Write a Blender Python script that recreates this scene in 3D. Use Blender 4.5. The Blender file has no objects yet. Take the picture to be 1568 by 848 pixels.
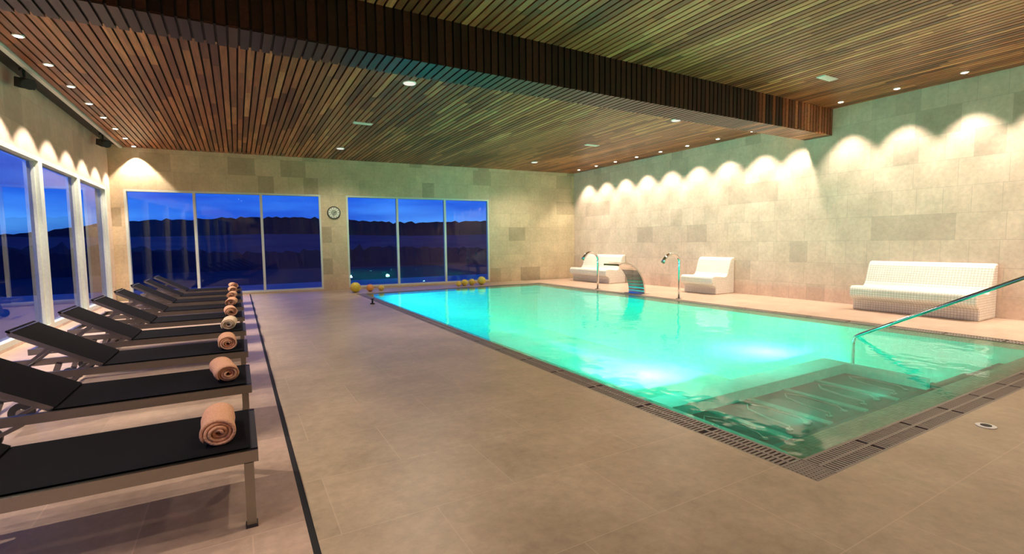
import bpy, bmesh, math, random
from mathutils import Vector, Matrix, noise
random.seed(7)
S = bpy.context.scene
S.view_settings.view_transform = 'Standard'
D = bpy.data

# ---------------------------------------------------------------- helpers
class NT:
    def __init__(s, mat):
        s.t = mat.node_tree; s.t.nodes.clear()
    def n(s, typ, **kw):
        nd = s.t.nodes.new(typ)
        for k, v in kw.items():
            if k.startswith('i_'):
                key = k[2:]
                key = int(key) if key.isdigit() else key.replace('_', ' ')
                nd.inputs[key].default_value = v
            else:
                setattr(nd, k, v)
        return nd
    def l(s, a, b): s.t.links.new(a, b)
    def math(s, op, a, b=None, c=None):
        nd = s.n('ShaderNodeMath', operation=op)
        for i, v in enumerate((a, b, c)):
            if v is None: continue
            if isinstance(v, (int, float)): nd.inputs[i].default_value = v
            else: s.l(v, nd.inputs[i])
        return nd.outputs[0]
    def mix(s, f, a, b, blend='MIX'):
        nd = s.n('ShaderNodeMix', data_type='RGBA', blend_type=blend)
        for i, v in ((0, f), (6, a), (7, b)):
            if isinstance(v, (int, float)): nd.inputs[i].default_value = v
            elif isinstance(v, tuple): nd.inputs[i].default_value = v if len(v) == 4 else (*v, 1)
            else: s.l(v, nd.inputs[i])
        return nd.outputs[2]
    def ramp(s, f, stops):
        nd = s.n('ShaderNodeValToRGB')
        e = nd.color_ramp.elements
        while len(e) < len(stops): e.new(0.5)
        for i, (p, c) in enumerate(stops):
            e[i].position = p; e[i].color = (*c, 1)
        s.l(f, nd.inputs[0]); return nd.outputs[0]
    def bsdf(s, col=None, rough=0.5, metal=0.0, normal=None, spec=0.5):
        b = s.n('ShaderNodeBsdfPrincipled')
        b.inputs['Metallic'].default_value = metal
        b.inputs['Specular IOR Level'].default_value = spec
        if isinstance(rough, (int, float)): b.inputs['Roughness'].default_value = rough
        else: s.l(rough, b.inputs['Roughness'])
        if isinstance(col, tuple): b.inputs['Base Color'].default_value = (*col, 1)
        elif col is not None: s.l(col, b.inputs['Base Color'])
        if normal is not None: s.l(normal, b.inputs['Normal'])
        o = s.n('ShaderNodeOutputMaterial'); s.l(b.outputs[0], o.inputs[0]); return b
    def bump(s, h, st=0.2, dist=0.01):
        b = s.n('ShaderNodeBump'); b.inputs['Strength'].default_value = st
        b.inputs['Distance'].default_value = dist; s.l(h, b.inputs['Height']); return b.outputs[0]

def newmat(name):
    m = D.materials.new(name); m.use_nodes = True; return m, NT(m)

def simple(name, col, rough=0.5, metal=0.0, nscale=30, namp=0.12, bump=0.0, spec=0.5):
    m, t = newmat(name)
    tc = t.n('ShaderNodeTexCoord')
    nz = t.n('ShaderNodeTexNoise', i_Scale=nscale); t.l(tc.outputs['Object'], nz.inputs['Vector'])
    c = t.mix(nz.outputs[0], tuple(x*(1-namp) for x in col), tuple(min(1, x*(1+namp)) for x in col))
    t.bsdf(c, rough, metal, t.bump(nz.outputs[0], bump, 0.005) if bump else None, spec)
    return m

def stone(name, axes, c_light, c_mid, c_dark, bw=0.62, rh=0.45, rough=0.45, mortar=0.003, darkpos=0.86, off=(0,0), squash=0.6, mort=0.5, mortmul=0.5, var=1.0):
    m, t = newmat(name)
    tc = t.n('ShaderNodeTexCoord'); sp = t.n('ShaderNodeSeparateXYZ'); t.l(tc.outputs['Object'], sp.inputs[0])
    cb = t.n('ShaderNodeCombineXYZ')
    t.l(t.math('ADD', sp.outputs[axes[0]], off[0]), cb.inputs[0]); t.l(t.math('ADD', sp.outputs[axes[1]], off[1]), cb.inputs[1])
    br = t.n('ShaderNodeTexBrick', offset=0.5, squash=squash, squash_frequency=2, offset_frequency=2)
    t.l(cb.outputs[0], br.inputs['Vector'])
    br.inputs['Color1'].default_value = (0, 0, 0, 1); br.inputs['Color2'].default_value = (1, 1, 1, 1)
    br.inputs['Mortar'].default_value = (0.4, 0.4, 0.4, 1)
    br.inputs['Scale'].default_value = 1; br.inputs['Mortar Size'].default_value = mortar
    br.inputs['Brick Width'].default_value = bw; br.inputs['Row Height'].default_value = rh
    br.inputs['Mortar Smooth'].default_value = 0.1
    base = t.ramp(br.outputs['Color'], [(0.0, c_light), (0.45, c_mid), (darkpos, c_mid), (min(1, darkpos+0.06), c_dark)])
    n1 = t.n('ShaderNodeTexNoise', i_Scale=2.2, i_Detail=8.0, i_Roughness=0.65); t.l(tc.outputs['Object'], n1.inputs['Vector'])
    n2 = t.n('ShaderNodeTexNoise', i_Scale=14.0, i_Detail=6.0, i_Roughness=0.7); t.l(tc.outputs['Object'], n2.inputs['Vector'])
    f = lambda a: tuple(1+(x-1)*var for x in a)
    v = t.ramp(n1.outputs[0], [(0.3, f((0.80, 0.78, 0.75))), (0.7, f((1.12, 1.1, 1.08)))])
    c = t.mix(1.0, base, v, 'MULTIPLY')
    v2 = t.ramp(n2.outputs[0], [(0.35, f((0.86, 0.85, 0.84))), (0.62, f((1.06, 1.06, 1.05)))])
    c = t.mix(1.0, c, v2, 'MULTIPLY')
    c = t.mix(t.math('MULTIPLY', br.outputs['Fac'], mort), c, tuple(min(1, x*mortmul) for x in c_mid))
    rg = t.math('MULTIPLY_ADD', n2.outputs[0], 0.25, rough-0.12)
    t.bsdf(c, rg, 0, t.bump(t.math('SUBTRACT', n2.outputs[0], t.math('MULTIPLY', br.outputs['Fac'], 1.5)), 0.08, 0.004))
    return m

def mosaic(name, c1, c2, grout, size=0.03, rough=0.25, gw=0.09):
    m, t = newmat(name)
    tc = t.n('ShaderNodeTexCoord'); geo = t.n('ShaderNodeNewGeometry')
    mul = t.n('ShaderNodeVectorMath', operation='SCALE'); mul.inputs['Scale'].default_value = 1.0/size
    t.l(tc.outputs['Object'], mul.inputs[0])
    sp = t.n('ShaderNodeSeparateXYZ'); t.l(mul.outputs[0], sp.inputs[0])
    sn = t.n('ShaderNodeSeparateXYZ'); t.l(geo.outputs['True Normal'], sn.inputs[0])
    tot = None
    for i in range(3):
        fr = t.math('FRACT', t.math('ADD', sp.outputs[i], 0.37))
        e = t.math('MULTIPLY', t.math('LESS_THAN', fr, gw), t.math('LESS_THAN', t.math('ABSOLUTE', sn.outputs[i]), 0.75))
        tot = e if tot is None else t.math('MAXIMUM', tot, e)
    fl = t.n('ShaderNodeVectorMath', operation='FLOOR')
    ad = t.n('ShaderNodeVectorMath', operation='ADD'); ad.inputs[1].default_value = (0.37, 0.37, 0.37)
    t.l(mul.outputs[0], ad.inputs[0]); t.l(ad.outputs[0], fl.inputs[0])
    wn = t.n('ShaderNodeTexWhiteNoise'); t.l(fl.outputs[0], wn.inputs['Vector'])
    c = t.mix(wn.outputs['Value'], c1, c2)
    c = t.mix(tot, c, grout)
    t.bsdf(c, rough, 0, t.bump(t.math('SUBTRACT', 1.0, tot), 0.15, 0.002))
    return m

def emis(name, col, st):
    m, t = newmat(name)
    e = t.n('ShaderNodeEmission'); e.inputs[0].default_value = (*col, 1); e.inputs[1].default_value = st
    o = t.n('ShaderNodeOutputMaterial'); t.l(e.outputs[0], o.inputs[0]); return m

class MB:
    def __init__(s): s.v = []; s.f = []; s.m = []; s.sm = []
    def box(s, x0, x1, y0, y1, z0, z1, m=0):
        b = len(s.v)
        s.v += [(x, y, z) for z in (z0, z1) for y in (y0, y1) for x in (x0, x1)]
        for q in ((0,2,3,1),(4,5,7,6),(0,1,5,4),(2,6,7,3),(0,4,6,2),(1,3,7,5)):
            s.f.append(tuple(b+i for i in q)); s.m.append(m); s.sm.append(False)
    def obox(s, p0, p1, w, h, m=0, up=(0,0,1)):
        p0, p1 = Vector(p0), Vector(p1); d = (p1-p0).normalized()
        u = Vector(up); r = d.cross(u).normalized(); u = r.cross(d).normalized()
        b = len(s.v)
        for p in (p0, p1):
            for a, c in ((-1,-1),(1,-1),(1,1),(-1,1)):
                s.v.append(tuple(p + r*a*w/2 + u*c*h/2))
        for q in ((0,1,2,3),(7,6,5,4),(0,4,5,1),(1,5,6,2),(2,6,7,3),(3,7,4,0)):
            s.f.append(tuple(b+i for i in q)); s.m.append(m); s.sm.append(False)
    def sweep(s, pts, r, seg=12, m=0, cap=True, sx=1.0):
        pts = [Vector(p) for p in pts]; b = len(s.v); n = len(pts); prev = None
        for i, p in enumerate(pts):
            d = (pts[min(i+1, n-1)] - pts[max(i-1, 0)]).normalized()
            if prev is None:
                a = Vector((0,0,1)) if abs(d.z) < 0.9 else Vector((1,0,0))
                u = d.cross(a).normalized()
            else: u = (prev - d*prev.dot(d)).normalized()
            prev = u; w = d.cross(u)
            rr = r[i] if isinstance(r, (list, tuple)) else r
            for k in range(seg):
                t = 2*math.pi*k/seg
                s.v.append(tuple(p + (u*math.cos(t)*sx + w*math.sin(t))*rr))
        for i in range(n-1):
            for k in range(seg):
                k2 = (k+1) % seg
                s.f.append((b+i*seg+k, b+i*seg+k2, b+(i+1)*seg+k2, b+(i+1)*seg+k)); s.m.append(m); s.sm.append(True)
        if cap:
            s.f.append(tuple(b+k for k in reversed(range(seg)))); s.m.append(m); s.sm.append(False)
            s.f.append(tuple(b+(n-1)*seg+k for k in range(seg))); s.m.append(m); s.sm.append(False)
    def prism(s, prof, y0, y1, m=0, smooth=False):
        b = len(s.v); n = len(prof)
        for y in (y0, y1):
            s.v += [(x, y, z) for x, z in prof]
        for i in range(n):
            j = (i+1) % n
            s.f.append((b+i, b+j, b+n+j, b+n+i)); s.m.append(m); s.sm.append(smooth)
        s.f.append(tuple(b+i for i in reversed(range(n)))); s.m.append(m); s.sm.append(False)
        s.f.append(tuple(b+n+i for i in range(n))); s.m.append(m); s.sm.append(False)
    def mesh(s, name, mats):
        me = D.meshes.new(name); me.from_pydata(s.v, [], s.f)
        for m in mats: me.materials.append(m)
        me.polygons.foreach_set('material_index', s.m); me.polygons.foreach_set('use_smooth', s.sm)
        bm = bmesh.new(); bm.from_mesh(me); bmesh.ops.recalc_face_normals(bm, faces=bm.faces); bm.to_mesh(me); bm.free()
        me.update(); return me
    def obj(s, name, mats, loc=(0,0,0), rot=(0,0,0), bevel=0, parent=None):
        return place(name, s.mesh(name, mats), loc, rot, bevel, parent)

def place(name, me, loc=(0,0,0), rot=(0,0,0), bevel=0, parent=None):
    o = D.objects.new(name, me); S.collection.objects.link(o)
    o.location = loc; o.rotation_euler = rot
    if parent: o.parent = parent
    if bevel:
        bv = o.modifiers.new('bevel', 'BEVEL'); bv.width = bevel; bv.segments = 2; bv.limit_method = 'ANGLE'
    return o

def spot(name, parent, energy, col, size, blend=0.4, radius=0.04, loc=(0,0,-0.03), rot=(0,0,0)):
    l = D.lights.new(name, 'SPOT'); l.energy = energy; l.color = col
    l.spot_size = math.radians(size); l.spot_blend = blend; l.shadow_soft_size = radius
    o = D.objects.new(name, l); S.collection.objects.link(o); o.parent = parent; o.location = loc; o.rotation_euler = rot
    return o

# ---------------------------------------------------------------- dimensions
XL, XR, YN = -2.6, 10.5, -3.0
H, HN = 3.70, 3.88                              # far / near ceiling heights
PX0, PX1, PY0, PY1 = 2.65, 8.4, 1.38, 13.0      # outer edge of pool grating
def yb(x): return 14.72 - 0.0687*x
BANG = -math.atan(0.0687); BC = math.cos(BANG)
def bl(x): return (x-XL)/BC          # local x along back wall

# ---------------------------------------------------------------- materials
M_wall_b = stone('limestone_wall_cladding', (0, 2), (0.73, 0.595, 0.40), (0.66, 0.535, 0.355), (0.49, 0.395, 0.26), var=0.8)
M_wall_s = stone('limestone_side_cladding', (1, 2), (0.78, 0.635, 0.53), (0.72, 0.58, 0.48), (0.60, 0.485, 0.40), off=(0.3, 0.1), var=0.75)
M_floor = stone('limestone_floor_tiles', (0, 1), (0.53, 0.42, 0.295), (0.50, 0.395, 0.275), (0.47, 0.37, 0.255), bw=0.9, rh=0.6, rough=0.40, off=(0.1, 0.2), mortar=0.003, squash=1.0, mortmul=1.3, mort=0.5)
M_floor2 = stone('pink_stone_floor_tiles', (0, 1), (0.64, 0.475, 0.37), (0.60, 0.44, 0.34), (0.55, 0.40, 0.31), bw=0.9, rh=0.6, rough=0.32, mortar=0.003, squash=1.0, mortmul=1.3, mort=0.5)
M_black = simple('black_joint_rubber', (0.01, 0.01, 0.01), 0.6)
M_steel = simple('brushed_steel', (0.30, 0.285, 0.26), 0.28, 1.0, 60, 0.05)
M_steel2 = simple('polished_steel', (0.72, 0.72, 0.71), 0.1, 1.0, 40, 0.04)
M_frame = simple('pale_aluminium_frame', (0.70, 0.76, 0.68), 0.4, 0.1)
M_white = simple('white_paint', (0.8, 0.78, 0.74), 0.5)
M_sling = simple('black_sling_fabric', (0.005, 0.0045, 0.005), 0.85, 0, 200, 0.4, 0.2, 0.1)
M_wheel = simple('dark_grey_rubber', (0.03, 0.03, 0.03), 0.5)
M_towel = simple('salmon_terry_cloth', (0.74, 0.40, 0.25), 0.95, 0, 120, 0.3, 0.9, 0.1)
M_towel_w = simple('cream_terry_cloth', (0.84, 0.62, 0.44), 0.95, 0, 120, 0.25, 0.9, 0.1)
M_pool = mosaic('aqua_pool_mosaic', (0.11, 0.80, 0.68), (0.16, 0.88, 0.76), (0.13, 0.76, 0.65), 0.05, gw=0.08, rough=0.6)
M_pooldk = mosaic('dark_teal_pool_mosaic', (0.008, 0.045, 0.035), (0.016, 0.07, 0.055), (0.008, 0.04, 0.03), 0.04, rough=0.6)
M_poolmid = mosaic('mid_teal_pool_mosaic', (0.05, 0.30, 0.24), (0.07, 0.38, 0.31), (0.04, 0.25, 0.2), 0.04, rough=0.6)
M_brown = mosaic('brown_edge_mosaic', (0.28, 0.20, 0.13), (0.44, 0.33, 0.22), (0.12, 0.09, 0.06), 0.03)
M_bench = mosaic('white_bench_mosaic', (0.82, 0.79, 0.72), (0.90, 0.87, 0.80), (0.50, 0.48, 0.43), 0.04, gw=0.13)
M_grate = simple('brown_grey_grating', (0.26, 0.215, 0.18), 0.45)
M_chan = simple('dark_channel', (0.02, 0.018, 0.016), 0.6)
M_lamp = emis('warm_lamp_glow', (1.0, 0.88, 0.68), 14)
M_lampd = emis('soft_lamp_glow', (1.0, 0.97, 0.85), 0.9)
M_plamp = emis('pool_lamp_glow', (0.85, 1.0, 0.93), 60)

def wood(name, cols, rough=0.38):
    m, t = newmat(name)
    tc = t.n('ShaderNodeTexCoord'); geo = t.n('ShaderNodeNewGeometry')
    mp = t.n('ShaderNodeMapping'); mp.inputs['Scale'].default_value = (14, 1.0, 14)
    cb = t.n('ShaderNodeCombineXYZ')
    for i in range(3): t.l(t.math('MULTIPLY', geo.outputs['Random Per Island'], 37.0+i*5), cb.inputs[i])
    t.l(tc.outputs['Object'], mp.inputs[0])
    va = t.n('ShaderNodeVectorMath', operation='ADD'); t.l(mp.outputs[0], va.inputs[0]); t.l(cb.outputs[0], va.inputs[1])
    nz = t.n('ShaderNodeTexNoise', i_Scale=2.0, i_Detail=6.0, i_Distortion=0.6); t.l(va.outputs[0], nz.inputs['Vector'])
    base = t.ramp(geo.outputs['Random Per Island'], cols)
    g = t.ramp(nz.outputs[0], [(0.3, (0.6, 0.55, 0.5)), (0.7, (1.2, 1.15, 1.1))])
    t.bsdf(t.mix(1.0, base, g, 'MULTIPLY'), rough, 0, t.bump(nz.outputs[0], 0.15, 0.002))
    return m
M_wood = wood('oiled_walnut_slats', [(0.0, (0.13, 0.036, 0.014)), (0.3, (0.25, 0.076, 0.029)), (0.75, (0.38, 0.125, 0.048)), (1.0, (0.58, 0.24, 0.10))])
M_woodshade = wood('shaded_walnut_slats', [(0.0, (0.012, 0.004, 0.002)), (0.5, (0.026, 0.008, 0.004)), (1.0, (0.06, 0.018, 0.008))])  # beam slats with shade put into the wood colour

def thin_glass(name, ior, tint, rough=0.0, bump=None, haze=None):
    m, t = newmat(name)
    fr = t.n('ShaderNodeFresnel'); fr.inputs[0].default_value = ior
    tr = t.n('ShaderNodeBsdfTransparent'); tr.inputs[0].default_value = (*tint, 1)
    gl = t.n('ShaderNodeBsdfGlossy'); gl.inputs['Roughness'].default_value = rough
    mx = t.n('ShaderNodeMixShader'); o = t.n('ShaderNodeOutputMaterial')
    body = tr.outputs[0]
    if haze:
        tl = t.n('ShaderNodeBsdfTranslucent'); tl.inputs[0].default_value = (*haze[1], 1)
        mh = t.n('ShaderNodeMixShader'); mh.inputs[0].default_value = haze[0]
        t.l(tr.outputs[0], mh.inputs[1]); t.l(tl.outputs[0], mh.inputs[2]); body = mh.outputs[0]
    if bump:
        tc = t.n('ShaderNodeTexCoord')
        n1 = t.n('ShaderNodeTexNoise', i_Scale=bump[0], i_Detail=3.0); t.l(tc.outputs['Object'], n1.inputs['Vector'])
        b = t.bump(n1.outputs[0], bump[1], bump[2]); t.l(b, fr.inputs['Normal']); t.l(b, gl.inputs['Normal'])
    t.l(fr.outputs[0], mx.inputs[0]); t.l(body, mx.inputs[1]); t.l(gl.outputs[0], mx.inputs[2]); t.l(mx.outputs[0], o.inputs[0])
    return m
M_glass = thin_glass('window_glass', 1.6, (0.86, 0.92, 0.95))
M_water = thin_glass('pool_water', 1.33, (0.70, 1.0, 0.94), 0.02, (2.2, 0.3, 0.04), (0.18, (0.36, 1.0, 0.86)))

# ---------------------------------------------------------------- room shell
T = 0.2
GX = 0.22
mb = MB()
mb.box(GX+0.03, PX0, YN, yb(0.2), -0.2, 0, 0)
mb.box(PX0, PX1, YN, PY0, -0.2, 0, 0)
mb.box(PX0, PX1, PY1, 14.1, -0.2, 0, 0)
mb.box(PX1, XR, YN, 13.95, -0.2, 0, 1)
mb.box(XL, GX, YN, yb(0), -0.2, 0, 1)
mb.box(GX, GX+0.03, YN, yb(0.2), -0.2, -0.004, 2)
mb.box(PX0, PX1, 14.1, 14.6, -0.2, -0.0005, 0)
mb.obj('floor', [M_floor, M_floor2, M_black])

mb = MB(); mb.box(XR, XR+T, YN-T, 14.6, -0.2, HN+0.3, 0); mb.obj('wall_right', [M_wall_s])
mb = MB(); mb.box(XL-T, XR+T, YN-T, YN, -0.2, HN+0.3, 0); mb.obj('wall_near', [M_wall_b])

WT, WB = 2.70, 0.04
lm = [14.45, 12.3, 10.2, 8.1, 6.0, 3.9, 1.8, -0.3, -2.4]
mb = MB()
mb.box(XL-T, XL, YN, 15.2, WT, HN+0.3, 0)
mb.box(XL-T, XL, YN, 15.2, -0.2, WB, 0)
mb.box(XL-T, XL, 14.5, 15.2, WB, WT, 0)
mb.box(XL-T, XL, YN, -2.4, WB, WT, 0)
mb.obj('wall_left', [M_wall_s])
for i in range(len(lm)-1):
    y1, y0 = lm[i]+ (0.05 if i == 0 else 0), lm[i+1]
    mb = MB(); fw = 0.07
    x0, x1 = XL-0.14, XL-0.0
    mb.box(x0, x1, y0, y1, WT-fw, WT, 0); mb.box(x0, x1, y0, y1, WB, WB+fw, 0)
    mb.box(x0, x1, y0, y0+fw+0.01, WB+fw, WT-fw, 0); mb.box(x0, x1, y1-fw-0.01, y1, WB+fw, WT-fw, 0)
    mb.box(x0+0.03, x1-0.05, y0+fw+0.01, y0+fw+0.04, WB+fw, WT-fw, 0); mb.box(x0+0.03, x1-0.05, y1-fw-0.04, y1-fw-0.01, WB+fw, WT-fw, 0)
    b = len(mb.v); xg = XL-0.09
    mb.v += [(xg, y0+fw, WB+fw), (xg, y1-fw, WB+fw), (xg, y1-fw, WT-fw), (xg, y0+fw, WT-fw)]
    mb.f.append((b, b+1, b+2, b+3)); mb.m.append(1); mb.sm.append(False)
    mb.obj('window_%d' % (i+1), [M_frame, M_glass])

BL = bl(XR)+0.1
bo = (XL, yb(XL), 0); br_ = (0, 0, BANG)
A0, A1 = bl(-2.34), bl(2.09); B0, B1 = bl(2.77), bl(7.21)
mb = MB()
mb.box(-0.2, BL, 0, T, WT, HN+0.3, 0); mb.box(-0.2, BL, 0, T, -0.2, WB, 0)
mb.box(-0.2, A0, 0, T, WB, WT, 0); mb.box(A1, B0, 0, T, WB, WT, 0); mb.box(B1, BL, 0, T, WB, WT, 0)
mb.obj('wall_back', [M_wall_b], bo, br_)
for k, (a0, a1, divs) in enumerate(((A0, A1, (bl(-0.91), bl(0.60))), (B0, B1, (bl(4.23), bl(5.72))))):
    mb = MB(); fw = 0.05; y0, y1 = 0.0, 0.12
    mb.box(a0, a1, y0, y1, WT-fw, WT, 0); mb.box(a0, a1, y0, y1, WB, WB+fw, 0)
    mb.box(a0, a0+fw, y0, y1, WB+fw, WT-fw, 0); mb.box(a1-fw, a1, y0, y1, WB+fw, WT-fw, 0)
    for d in divs: mb.box(d-0.03, d+0.03, y0, y1, WB+fw, WT-fw, 0)
    xs = [a0+fw] + [v for d in divs for v in (d-0.03, d+0.03)] + [a1-fw]
    for i in range(0, len(xs), 2):
        b = len(mb.v)
        mb.v += [(xs[i], 0.06, WB+fw), (xs[i+1], 0.06, WB+fw), (xs[i+1], 0.06, WT-fw), (xs[i], 0.06, WT-fw)]
        mb.f.append((b, b+1, b+2, b+3)); mb.m.append(1); mb.sm.append(False)
    mb.obj('window_%d' % (9+k), [M_frame, M_glass], bo, br_)

# ---------------------------------------------------------------- ceiling
BY0, BY1, BZ = 5.42, 5.95, 3.36
mb = MB()
mb.box(XL-T, XR+T, BY1-0.1, 15.3, H+0.05, H+0.2, 1)
mb.box(XL-T, XR+T, YN-T, BY1-0.1, HN+0.05, HN+0.2, 1)
def slatrun(y0f, y1f, xa, xb, z0, z1, pitch=0.1, w=0.077):
    x = xa
    while x + w < xb:
        y = y0f; y1 = y1f(x) if callable(y1f) else y1f
        while y < y1:
            L = random.uniform(0.6, 2.4); ye = min(y1, y+L)
            if y1-ye < 0.3: ye = y1
            mb.box(x, x+w, y+0.001, ye-0.001, z0, z1, 0); y = ye
        x += pitch
slatrun(YN, BY0, XL+0.02, XR, HN, HN+0.022)
slatrun(BY1, lambda x: yb(x), XL+0.32, XR, H, H+0.022)
mb.box(XL+0.24, XL+0.30, BY1, 14.88, H-0.03, H+0.04, 2)
mb.obj('ceiling', [M_wood, M_black, M_white])
mb = MB()
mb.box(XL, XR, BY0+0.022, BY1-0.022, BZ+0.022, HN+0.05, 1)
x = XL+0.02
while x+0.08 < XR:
    mm = 2 if random.random() < sorted((0, (x-7.2)/2.2, 1))[1] else 0  # shade-coloured slats give way to plain walnut toward the lit right end
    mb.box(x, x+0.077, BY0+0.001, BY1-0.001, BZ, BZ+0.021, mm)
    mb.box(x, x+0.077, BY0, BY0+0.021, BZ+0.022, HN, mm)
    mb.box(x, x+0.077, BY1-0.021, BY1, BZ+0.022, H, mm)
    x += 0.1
mb.obj('ceiling_beam', [M_woodshade, M_black, M_wood])

# ---------------------------------------------------------------- pool
POOL = D.objects.new('swimming_pool', None); S.collection.objects.link(POOL)
IX0, IX1, IY0, IY1 = 3.0, 8.05, 1.82, 12.65
PD = -1.35
mb = MB()
g = 0.2
def ring(x0, x1, y0, y1, X0, X1, Y0, Y1, z_o, z_i, m):
    b = len(mb.v)
    mb.v += [(x0, y0, z_o), (x1, y0, z_o), (x1, y1, z_o), (x0, y1, z_o), (X0, Y0, z_i), (X1, Y0, z_i), (X1, Y1, z_i), (X0, Y1, z_i)]
    for i in range(4):
        j = (i+1) % 4
        mb.f.append((b+i, b+j, b+4+j, b+4+i)); mb.m.append(m); mb.sm.append(False)
ring(PX0, PX1, PY0, PY1, PX0, PX1, PY0, PY1, 0, -0.12, 1)
ring(PX0, PX1, PY0, PY1, PX0+g, PX1-g, PY0+g, PY1-g, -0.12, -0.12, 1)
ring(PX0+g, PX1-g, PY0+g, PY1-g, PX0+g, PX1-g, PY0+g, PY1-g, -0.12, -0.012, 2)
ring(PX0+g, PX1-g, PY0+g, PY1-g, IX0, IX1, IY0, IY1, -0.012, -0.05, 2)
ring(IX0, IX1, IY0, IY1, IX0, IX1, IY0, IY1, -0.05, PD, 0)
b = len(mb.v); mb.v += [(IX0, IY0, PD), (IX1, IY0, PD), (IX1, IY1, PD), (IX0, IY1, PD)]
mb.f.append((b, b+1, b+2, b+3)); mb.m.append(0); mb.sm.append(False)
mb.obj('basin', [M_pool, M_chan, M_brown], parent=POOL)

mb = MB()
BX = 6.15; ZS, ZB = -0.15, -0.26; FE = 3.18
mb.box(IX0, BX, IY0, 2.14, PD, -0.32, 0)
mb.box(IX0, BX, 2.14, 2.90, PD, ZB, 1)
mb.box(IX0, BX, 2.90, FE, PD, ZS, 0)
mb.box(IX0, IX0+0.08, 2.14, 2.90, ZB, ZS, 0)
mb.box(BX-0.08, BX, 2.14, 2.90, ZB, ZS, 0)
for i in range(1, 5):
    xx = IX0+0.10+i*0.59
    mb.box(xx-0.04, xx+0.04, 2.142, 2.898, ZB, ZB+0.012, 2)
for k in range(5):
    mb.box(BX, IX1, IY0+(0.0 if k == 0 else 0.32*k), IY0+0.32*(k+1), PD, -0.25-0.2*k, 0)
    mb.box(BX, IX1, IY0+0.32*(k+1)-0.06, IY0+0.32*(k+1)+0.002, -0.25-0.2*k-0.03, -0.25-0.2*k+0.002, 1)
mb.obj('steps_and_massage_bed', [M_pool, M_pooldk, M_poolmid], parent=POOL)
mb = MB()
for i in range(5):
    xx = IX0+0.395+i*0.59; q = ZB+0.38
    mb.sweep([(xx-0.13, 2.24, -0.37+q), (xx-0.13, 2.24, -0.345+q), (xx-0.12, 2.45, -0.34+q), (xx-0.06, 2.66, -0.34+q), (xx+0.05, 2.74, -0.34+q), (xx+0.12, 2.62, -0.34+q), (xx+0.12, 2.3, -0.345+q), (xx+0.12, 2.24, -0.37+q)], 0.008, 8, 0)
    for dx in (-0.13, 0.12): mb.sweep([(xx+dx, 2.24, -0.38+q), (xx+dx, 2.24, -0.365+q)], 0.028, 12, 0)
mb.obj('massage_tubes', [M_steel], parent=POOL)

mb = MB()
x0, x1, y0, y1 = PX0+g, PX1-g, PY0+g, PY1-g
mb.v += [(x0, y0, -0.008), (x1, y0, -0.008), (x1, y1, -0.008), (x0, y1, -0.008)]
mb.f.append((0, 1, 2, 3)); mb.m.append(0); mb.sm.append(False)
mb.obj('water', [M_water], parent=POOL)

mb = MB()
def bars_y(xa, xb, ya, yb_):
    y = ya; k = 0
    while y < yb_:
        if k % 20 != 19: mb.box(xa+0.02, xb-0.02, y, y+0.018, -0.03, -0.004, 0)
        y += 0.03; k += 1
    for x in (xa, (xa+xb)/2-0.008, xb-0.02): mb.box(x, x+0.02, ya, yb_, -0.035, -0.003, 0)
def bars_x(ya, yb_, xa, xb):
    x = xa; k = 0
    while x < xb:
        if k % 20 != 19: mb.box(x, x+0.018, ya+0.02, yb_-0.02, -0.03, -0.004, 0)
        x += 0.03; k += 1
    for y in (ya, (ya+yb_)/2-0.008, yb_-0.02): mb.box(xa, xb, y, y+0.02, -0.035, -0.003, 0)
bars_y(PX0, PX0+g, PY0+g, PY1-g); bars_y(PX1-g, PX1, PY0+g, PY1-g)
bars_x(PY0, PY0+g, PX0+g, PX1-g); bars_x(PY1-g, PY1, PX0+g, PX1-g)
for cx in (PX0, PX1-g):
    for cy in (PY0, PY1-g):
        for i in range(8):
            mb.box(cx+0.004+i*0.025, cx+0.02+i*0.025, cy, cy+g, -0.03, -0.005, 0)
            mb.box(cx, cx+g, cy+0.004+i*0.025, cy+0.02+i*0.025, -0.03, -0.006, 0)
mb.obj('overflow_grating', [M_grate], parent=POOL)

mb = MB(); mb.sweep([(0,0,0.0), (0,0,-0.02)], 0.11, 24, 0); mb.sweep([(0,0,-0.02), (0,0,-0.024)], 0.085, 24, 1)
plm = mb.mesh('pool_lamp', [M_steel2, M_plamp])
mb = MB(); mb.sweep([(0,0,0.0), (0,0,-0.008)], 0.05, 20, 0); mb.sweep([(0,0,-0.008), (0,0,-0.010)], 0.038, 20, 1)
pls = mb.mesh('added_pool_lamp', [M_steel2, emis('added_lamp_glow', (0.6, 1.0, 0.85), 8)])  # small lamp face, added to brighten the bed
TEAL = (0.07, 1.0, 0.66)
def plamp(loc, rz, en, col=TEAL, size=165, tilt=80, me=None, off=0.06):
    o = place('lamp', me or plm, loc, (math.radians(tilt), 0, math.radians(rz)), parent=POOL)
    spot('lamp_light', o, en, col, size, 0.3, 0.09 if not me else 0.03, (0, 0, -off))
for x in (3.45, 5.3): plamp((x, FE+0.13, -0.42), 0, 135, (0.40, 1.0, 0.80), tilt=152)
plamp((7.2, IY0+1.62, -0.76), 0, 60)
for x in (3.5, 4.6, 5.7, 7.1): plamp((x, IY0+0.002, -0.15), 0, 2.5, (0.15, 1.0, 0.7), 165, 86, pls, 0.03)  # hidden lamps, added to brighten the massage bed, near shelf and steps
for y in (4.6, 6.4, 8.2, 10.0): plamp((IX0+0.01, y, -0.6), -90, 112)  # unseen wall lamps, added to fill the water evenly with light
plamp((IX0+0.01, 11.9, -0.5), -90, 135, (0.05, 0.45, 1.0))  # this and the next: unseen lamps, added to turn the far-left water blue
plamp((IX0+0.01, 10.8, -0.5), -90, 95, (0.05, 0.55, 1.0))

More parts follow.
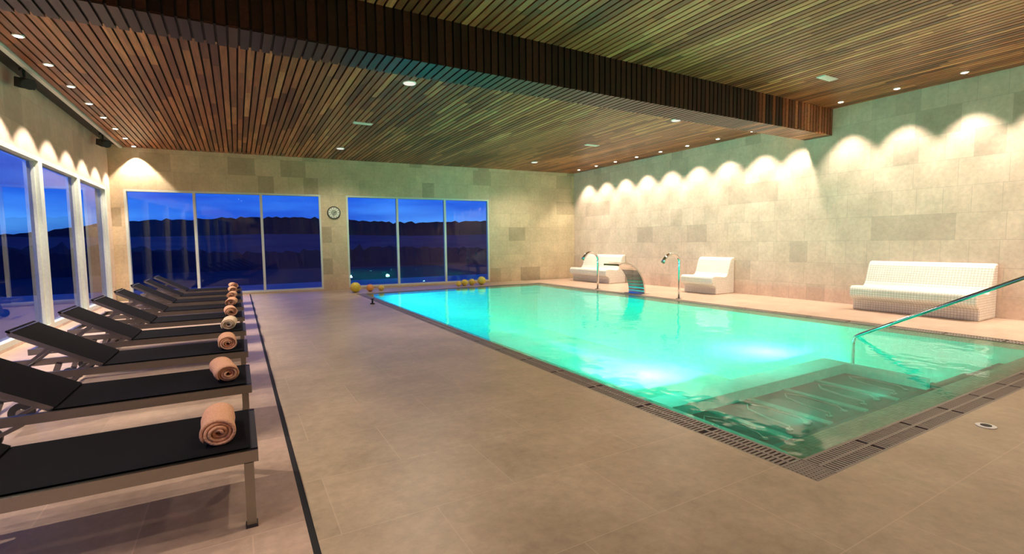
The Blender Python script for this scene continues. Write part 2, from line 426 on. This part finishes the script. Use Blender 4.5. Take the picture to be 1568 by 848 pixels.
# ---------------------------------------------------------------- handrail
mb = MB()
xx = 7.17
pts = [(xx, 3.34, -0.5), (xx, 3.34, -0.1), (xx, 3.32, -0.02), (xx, 3.26, 0.02)]
pts += [(xx, 3.26-1.75*t, 0.02+0.98*t) for t in (0.1, 0.5, 1.0)]
pts += [(xx, 1.44, 1.025), (xx, 1.32, 1.03), (xx, 1.08, 1.03), (xx, 1.02, 1.0), (xx, 1.0, 0.9), (xx, 1.0, 0.0)]
mb.sweep(pts, 0.022, 14, 0)
mb.sweep([(xx, 1.0, 0.0), (xx, 1.0, 0.015)], 0.06, 20, 0)
mb.obj('pool_handrail', [M_steel2])

# ---------------------------------------------------------------- spouts
def spout(loc):
    mb = MB()
    pts = [(0, 0, 0), (0, 0, 0.80)]
    for i in range(1, 15):
        t = math.pi*0.80*i/14
        pts.append((-0.24+0.24*math.cos(t), 0, 0.80+0.20*math.sin(t)))
    l = pts[-1]; pts.append((l[0]-0.08, 0, l[2]-0.09))
    rr = [0.028]*2 + [0.028+0.001*i for i in range(14)] + [0.046]
    mb.sweep(pts, rr, 14, 0); mb.sweep([(0,0,0), (0,0,0.015)], 0.07, 20, 0)
    mb.obj('swan_neck_water_spout', [M_steel2], loc)
spout((8.52, 10.3, 0)); spout((8.52, 7.5, 0))
mb = MB(); out = []
for i in range(17):
    t = i/16; a = t*math.pi/2*1.1
    out.append((0.12-0.74*(1-math.cos(a)) , 0.80*math.sin(min(a, math.pi/2)) - (0.04*max(0, (t-0.9)*10))))
inn = [(x-0.05*(1-0.7*i/16), z-0.06*(i/16)**1.5*0.7) for i, (x, z) in enumerate(out)]
mb.prism(out + inn[::-1], -0.27, 0.27, 0, False)
mb.box(-0.05, 0.22, -0.31, 0.31, 0, 0.015, 0)
mb.obj('cascade_water_blade', [M_steel2], (8.47, 8.85, 0))

# ---------------------------------------------------------------- mosaic benches
def bench(y0, y1):
    prof = [(0.14, 0), (0.14, 0.16), (0.10, 0.20), (0.02, 0.24), (0, 0.28), (0, 0.38), (0.02, 0.42), (0.06, 0.44),
            (0.25, 0.435), (0.42, 0.41), (0.50, 0.43), (0.55, 0.50), (0.60, 0.66), (0.65, 0.80), (0.69, 0.85), (0.74, 0.87), (0.80, 0.87), (0.80, 0)]
    L = y1-y0
    mb = MB(); mb.prism(prof, -L/2, L/2, 0)
    mb.obj('mosaic_bench', [M_bench], (XR-0.805, (y0+y1)/2, 0), bevel=0.02)
bench(2.86, 4.62); bench(7.55, 8.5); bench(11.35, 13.2)

# ---------------------------------------------------------------- sun loungers
def lounger_mesh():
    mb = MB(); w = 0.31
    for s in (-1, 1):
        mb.box(-1.78, 0, s*w-0.014, s*w+0.014, 0.305, 0.36, 0)
        mb.box(-0.06, -0.02, s*w-0.02, s*w+0.02, 0.012, 0.305, 0)
        mb.box(-0.065, -0.015, s*w-0.024, s*w+0.024, 0, 0.014, 2)
        mb.obox((-1.42, s*(w-0.03), 0.31), (-1.50, s*(w-0.03), 0.07), 0.03, 0.04, 0)
        mb.sweep([(-1.5, s*(w+0.0)-0.018, 0.075), (-1.5, s*(w+0.0)+0.018, 0.075)], 0.075, 24, 2)
        mb.sweep([(-1.5, s*(w+0.0)-0.022, 0.075), (-1.5, s*(w+0.0)+0.022, 0.075)], 0.03, 16, 0)
        mb.obox((-1.02, s*(w-0.035), 0.365), (-1.54, s*(w-0.035), 0.665), 0.025, 0.032, 0)
        mb.obox((-1.34, s*(w-0.06), 0.53), (-1.58, s*(w-0.06), 0.33), 0.016, 0.022, 0)
        mb.obox((-1.15, s*(w-0.03), 0.30), (-1.40, s*(w-0.03), 0.18), 0.016, 0.022, 0)
    mb.box(-0.03, 0.0, -w, w, 0.305, 0.36, 2)
    mb.box(-1.78, -1.75, -w, w, 0.31, 0.355, 0)
    mb.box(-1.06, -1.03, -w, w, 0.31, 0.34, 0)
    mb.sweep([(-1.5, -w, 0.075), (-1.5, w, 0.075)], 0.012, 10, 0)
    mb.sweep([(-1.58, -w+0.04, 0.33), (-1.58, w-0.04, 0.33)], 0.012, 10, 0)
    n = 10; b = len(mb.v)
    for layer in (0, 1):
        for i in range(n+1):
            x = -0.03 - (1.0)*i/n
            for j in range(7):
                y = -w + 0.012 + (2*w-0.024)*j/6
                sag = 0.018*(1-((j-3)/3)**2)*math.sin(math.pi*i/n)
                mb.v.append((x, y, 0.368-sag-0.008*layer))
    def idx(L, i, j): return b + L*(n+1)*7 + i*7 + j
    for i in range(n):
        for j in range(6):
            mb.f.append((idx(0,i,j), idx(0,i+1,j), idx(0,i+1,j+1), idx(0,i,j+1))); mb.m.append(1); mb.sm.append(True)
            mb.f.append((idx(1,i,j), idx(1,i,j+1), idx(1,i+1,j+1), idx(1,i+1,j))); mb.m.append(1); mb.sm.append(True)
    mb.obox((-1.01, 0, 0.372), (-1.56, 0, 0.689), 2*w-0.05, 0.012, 1)
    mb.obox((-1.54, -w+0.03, 0.672), (-1.54, w-0.03, 0.672), 0.03, 0.025, 0)
    return mb.mesh('sun_lounger', [M_steel, M_sling, M_wheel])
lme = lounger_mesh()
def towel_mesh(mat, seed):
    turns = 3.6; n = 90; L = 0.32; ny = 8; th = 0.0118
    me_v = []; me_f = []
    def sp(t, o):
        a = t*turns*2*math.pi; r = 0.012 + 0.0150*t*turns + o
        return (r*math.cos(a)*1.10, r*math.sin(a)*0.90)
    prof = [sp(i/n, th/2) for i in range(n+1)] + [sp(i/n, -th/2) for i in range(n, -1, -1)]
    m = len(prof); zmin = min(p[1] for p in prof)
    for k in range(ny+1):
        y = -L/2 + L*k/ny
        for i, (x, z) in enumerate(prof):
            t = i/n if i <= n else (2*n+1-i)/n
            off = 0.012*math.sin(t*17+seed)*(1 if k in (0, ny) else 0)
            wob = 1+0.03*math.sin(k*1.3+seed)
            me_v.append((x*wob, y+off*(1 if k else -1), (z)*wob - zmin*1.035))
    for k in range(ny):
        for i in range(m):
            j = (i+1) % m
            me_f.append((k*m+i, k*m+j, (k+1)*m+j, (k+1)*m+i))
    for k in (0, ny):
        for i in range(n):
            me_f.append((k*m+i, k*m+i+1, k*m+(m-2-i), k*m+(m-1-i)))
    me = D.meshes.new('rolled_towel'); me.from_pydata(me_v, [], me_f); me.materials.append(mat)
    bm = bmesh.new(); bm.from_mesh(me); bmesh.ops.recalc_face_normals(bm, faces=bm.faces); bm.to_mesh(me); bm.free()
    for p in me.polygons: p.use_smooth = True
    return me
towels = [towel_mesh(M_towel, 1), towel_mesh(M_towel, 5), towel_mesh(M_towel_w, 3)]
random.seed(11)
for k in range(9):
    y = 2.80 + 1.2*k
    place('sun_lounger', lme, (0.04, y, 0.0), (0, 0, math.radians(random.uniform(-0.8, 0.8)) if k else 0))
    place('rolled_towel', towels[2 if k == 3 else k % 2], (-0.12, y-0.03, 0.367), (0, 0, math.radians(random.uniform(-6, 10))), 0)

# ---------------------------------------------------------------- clock
mb = MB()
mb.sweep([(0, 0, 0), (0, -0.035, 0)], 0.18, 40, 0); mb.sweep([(0, -0.035, 0), (0, -0.038, 0)], 0.15, 40, 1)
mb.sweep([(0, -0.038, 0), (0, -0.039, 0)], 0.085, 40, 3)
for i in range(12):
    a = i*math.pi/6; c, s_ = math.cos(a), math.sin(a)
    mb.obox((c*0.11, -0.040, s_*0.11), (c*0.14, -0.040, s_*0.14), 0.014, 0.004, 2, up=(0,1,0))
mb.obox((0, -0.041, 0), (0.07, -0.041, 0.03), 0.014, 0.004, 2, up=(0,1,0)); mb.obox((0, -0.043, 0), (-0.02, -0.043, -0.12), 0.009, 0.004, 2, up=(0,1,0))
mb.obj('wall_clock', [simple('clock_rim_dark_metal', (0.12, 0.13, 0.11), 0.3, 0.8), simple('clock_face', (0.75, 0.76, 0.66), 0.4), M_black, simple('clock_centre', (0.35, 0.38, 0.3), 0.4)], (2.43, yb(2.43)-0.001, 2.2), br_)

# ---------------------------------------------------------------- balls
def ball(loc, r, col, nm):
    bm = bmesh.new(); bmesh.ops.create_uvsphere(bm, u_segments=28, v_segments=18, radius=r)
    for v in bm.verts:
        a = math.atan2(v.co.y, v.co.x); v.co *= 1 - 0.012*abs(math.sin(a*4))**6
    me = D.meshes.new('water_ball'); bm.to_mesh(me); bm.free()
    me.materials.append(simple(nm, col, 0.35))
    for p in me.polygons: p.use_smooth = True
    place('water_ball', me, (loc[0], loc[1], r*0.995))
ball((2.72, 13.4, 0), 0.14, (0.75, 0.55, 0.06), 'yellow_rubber')
ball((3.12, 13.45, 0), 0.10, (0.8, 0.34, 0.08), 'orange_rubber')
ball((3.44, 13.5, 0), 0.08, (0.8, 0.55, 0.10), 'pale_yellow_rubber')
ball((5.75, 13.45, 0), 0.08, (0.78, 0.55, 0.08), 'yellow_rubber_e')
ball((5.95, 13.45, 0), 0.10, (0.78, 0.55, 0.08), 'yellow_rubber_b')
ball((6.22, 13.5, 0), 0.10, (0.75, 0.50, 0.08), 'yellow_rubber_c')
ball((6.55, 13.5, 0), 0.13, (0.8, 0.60, 0.08), 'yellow_rubber_d')

mb = MB(); mb.sweep([(0,0,0), (0,0,0.006)], 0.055, 24, 0); mb.sweep([(0,0,0.006), (0,0,0.009)], 0.03, 20, 1)
dm = mb.mesh('floor_button', [M_white, M_chan])
for p in ((4.42, 1.22), (5.52, 1.22)): place('floor_button', dm, (p[0], p[1], 0))
mb = MB(); mb.sweep([(0,0,0), (0,0,0.02)], 0.05, 16, 0); mb.sweep([(0,0,0.02), (0,0,0.10)], 0.018, 12, 0); mb.sweep([(0,0,0.10), (0,0,0.115)], 0.04, 16, 0)
mb.obj('pool_edge_post', [M_black], (2.5, 10.6, 0))

# ---------------------------------------------------------------- ceiling fixtures
mb = MB(); mb.sweep([(0,0,0.02), (0,0,-0.008)], 0.055, 24, 0); mb.sweep([(0,0,-0.008), (0,0,-0.012)], 0.038, 20, 1)
dl = mb.mesh('downlight', [M_white, M_lamp])
mb = MB(); mb.sweep([(0,0,0.02), (0,0,-0.012)], 0.10, 30, 0); mb.sweep([(0,0,-0.012), (0,0,-0.02)], 0.085, 30, 1)
dl2 = mb.mesh('round_ceiling_lamp', [M_white, M_lampd])
mb = MB()
mb.box(-0.19, 0.19, -0.07, 0.07, -0.008, 0.02, 0)
for i in range(6): mb.box(-0.17, 0.17, -0.055+i*0.02, -0.045+i*0.02, -0.016, -0.008, 0)
vent = mb.mesh('ceiling_vent', [M_white])
WARM = (1.0, 0.84, 0.68)
def cz(y): return HN if y < BY0 else H
for y in [3.27+0.9*k for k in range(-6, 12)]:
    if BY0 < y < BY1+0.08: y = BY1+0.09
    near = y < BY0
    o = place('downlight', dl, (XR-0.42, y, cz(y))); spot('downlight_light', o, 240 if near else 210, WARM, 78 if near else 88, 0.6, 0.02)
for k in range(-10, 8):
    y = 7.66+1.0*k
    if BY0-0.1 < y < BY1+0.1 or y < -2.8: continue
    o = place('downlight', dl, (XL+0.55, y, cz(y))); spot('downlight_light', o, 250 if y > 4 else 90, WARM, 84, 0.3, 0.02)
for (x, y, e) in ((2.35, 7.2, 290), (2.35, 12.8, 250), (7.75, 6.95, 300), (7.9, 12.5, 270), (1.6, 2.6, 190), (1.2, -1.2, 120), (4.6, 1.4, 250), (8.6, 0.8, 280)):  # last four are unseen lamps, added to light the near end
    o = place('round_ceiling_lamp', dl2, (x, y, cz(y))); spot('round_ceiling_light', o, e, WARM, 145, 0.6, 0.1)
for (x, y) in ((2.28, 10.0), (7.83, 9.7), (8.4, 4.44)): place('ceiling_vent', vent, (x, y, cz(y)))

mb = MB()
mb.box(-0.03, 0.03, -0.09, 0.09, -0.04, 0, 0); mb.box(-0.012, 0.012, -0.015, 0.015, -0.14, -0.04, 0)
mb.obox((0, 0.16, -0.17), (0, -0.14, -0.26), 0.13, 0.13, 0); mb.sweep([(0, -0.14, -0.26), (0, -0.2, -0.28)], [0.05, 0.07], 20, 0)
mb.sweep([(0, 0.06, -0.13), (0, 0.06, -0.2)], 0.02, 8, 0)
tr = mb.mesh('track_spotlight', [M_black])
for y in (9.1, 13.5): place('track_spotlight', tr, (XL+0.19, y, H+0.05), (0, 0, math.radians(25)), 0.006).scale = (1.15, 1.15, 1.0)

# ---------------------------------------------------------------- outside
LAND = D.objects.new('landscape_outside', None); S.collection.objects.link(LAND)
def sstep(a, b, x):
    t = max(0, min(1, (x-a)/(b-a))); return t*t*(3-2*t)
def hill_ring(name, r, h0, amp, seed, mat, a0=-100, a1=200, fine=0.4, drop=0, k1=1.15, k2=1.6, zb=-1.5):
    mb = MB(); n = 720
    for i in range(n+1):
        dg = a0+(a1-a0)*i/n; a = math.radians(dg)
        px, py = r*math.cos(a), r*math.sin(a)
        hh = h0 - drop*sstep(97, 112, dg) + amp*noise.noise(Vector((a*3, seed, 0))) + fine*noise.noise(Vector((a*90, seed, 4))) + fine*0.6*noise.noise(Vector((a*260, seed, 4)))
        mb.v += [(px, py, zb), (px*k1, py*k1, hh), (px*k2, py*k2, zb)]
    for i in range(n):
        for j in (0, 1):
            mb.f.append((3*i+j, 3*i+3+j, 3*i+4+j, 3*i+1+j)); mb.m.append(0); mb.sm.append(False)
    return mb.obj(name, [mat], parent=LAND)
M_hill = simple('dark_scrub_hillside', (0.009, 0.012, 0.018), 0.95, 0, 0.2, 0.6)
M_field = simple('misty_field', (0.07, 0.08, 0.08), 0.95, 0, 0.12, 0.7)
M_ground = simple('dark_scrub_ground', (0.012, 0.014, 0.018), 0.9, 0, 0.4, 0.7)
hill_ring('hillside', 160, 9.6, 3.0, 2.0, M_hill, drop=5, fine=0.8)
hill_ring('field_slope', 75, 3.6, 0.8, 5.0, M_field, fine=0.1, k1=1.8, k2=1.9)
hill_ring('hedgerow', 60, 0.9, 1.2, 9.0, M_hill, fine=0.7)
mb = MB(); mb.v += [(-310,-310,-1.4), (310,-310,-1.4), (310,310,-1.4), (-310,310,-1.4)]; mb.f.append((0,1,2,3)); mb.m.append(0); mb.sm.append(False)
mb.obj('ground', [M_ground], parent=LAND)
M_terr = simple('terrace_stone', (0.12, 0.12, 0.11), 0.4, 0, 3, 0.3)
mb = MB(); mb.box(-6.5, XL-T, -6, 18.6, -0.3, -0.04, 0); mb.box(XL-T, 12, 15.35, 18.6, -0.3, -0.04, 0)
mb.obj('terrace', [M_terr], parent=LAND)

w = D.worlds.new('dusk_sky'); S.world = w; w.use_nodes = True
t = NT(w)
tc = t.n('ShaderNodeTexCoord'); sp = t.n('ShaderNodeSeparateXYZ'); t.l(tc.outputs['Generated'], sp.inputs[0])
mp = t.n('ShaderNodeMapping'); mp.inputs['Scale'].default_value = (1.5, 1.5, 9); t.l(tc.outputs['Generated'], mp.inputs[0])
nz = t.n('ShaderNodeTexNoise', i_Scale=1.6, i_Detail=6.0); t.l(mp.outputs[0], nz.inputs['Vector'])
grad = t.ramp(sp.outputs[2], [(0.0, (0.06, 0.28, 1.0)), (0.09, (0.022, 0.16, 1.0)), (0.3, (0.005, 0.065, 0.85)), (1.0, (0.001, 0.015, 0.3))])
cl = t.ramp(nz.outputs[0], [(0.42, (0.55, 0.62, 0.85)), (0.62, (2.4, 1.9, 1.25))])
c = t.mix(1.0, grad, cl, 'MULTIPLY')
bg = t.n('ShaderNodeBackground'); t.l(c, bg.inputs[0]); bg.inputs[1].default_value = 0.92
o = t.n('ShaderNodeOutputWorld'); t.l(bg.outputs[0], o.inputs[0])

# ---------------------------------------------------------------- camera
cam = D.cameras.new('camera'); co = D.objects.new('camera', cam); S.collection.objects.link(co)
cam.sensor_width = 36; cam.lens = 36*740/1568; cam.clip_start = 0.05; cam.clip_end = 1000
R = Matrix.Rotation(math.radians(-29.5), 4, 'Z') @ Matrix.Rotation(math.radians(90-4.1), 4, 'X') @ Matrix.Rotation(math.radians(-0.7), 4, 'Z')
co.matrix_world = Matrix.Translation((0, 0, 1.3)) @ R
S.camera = co
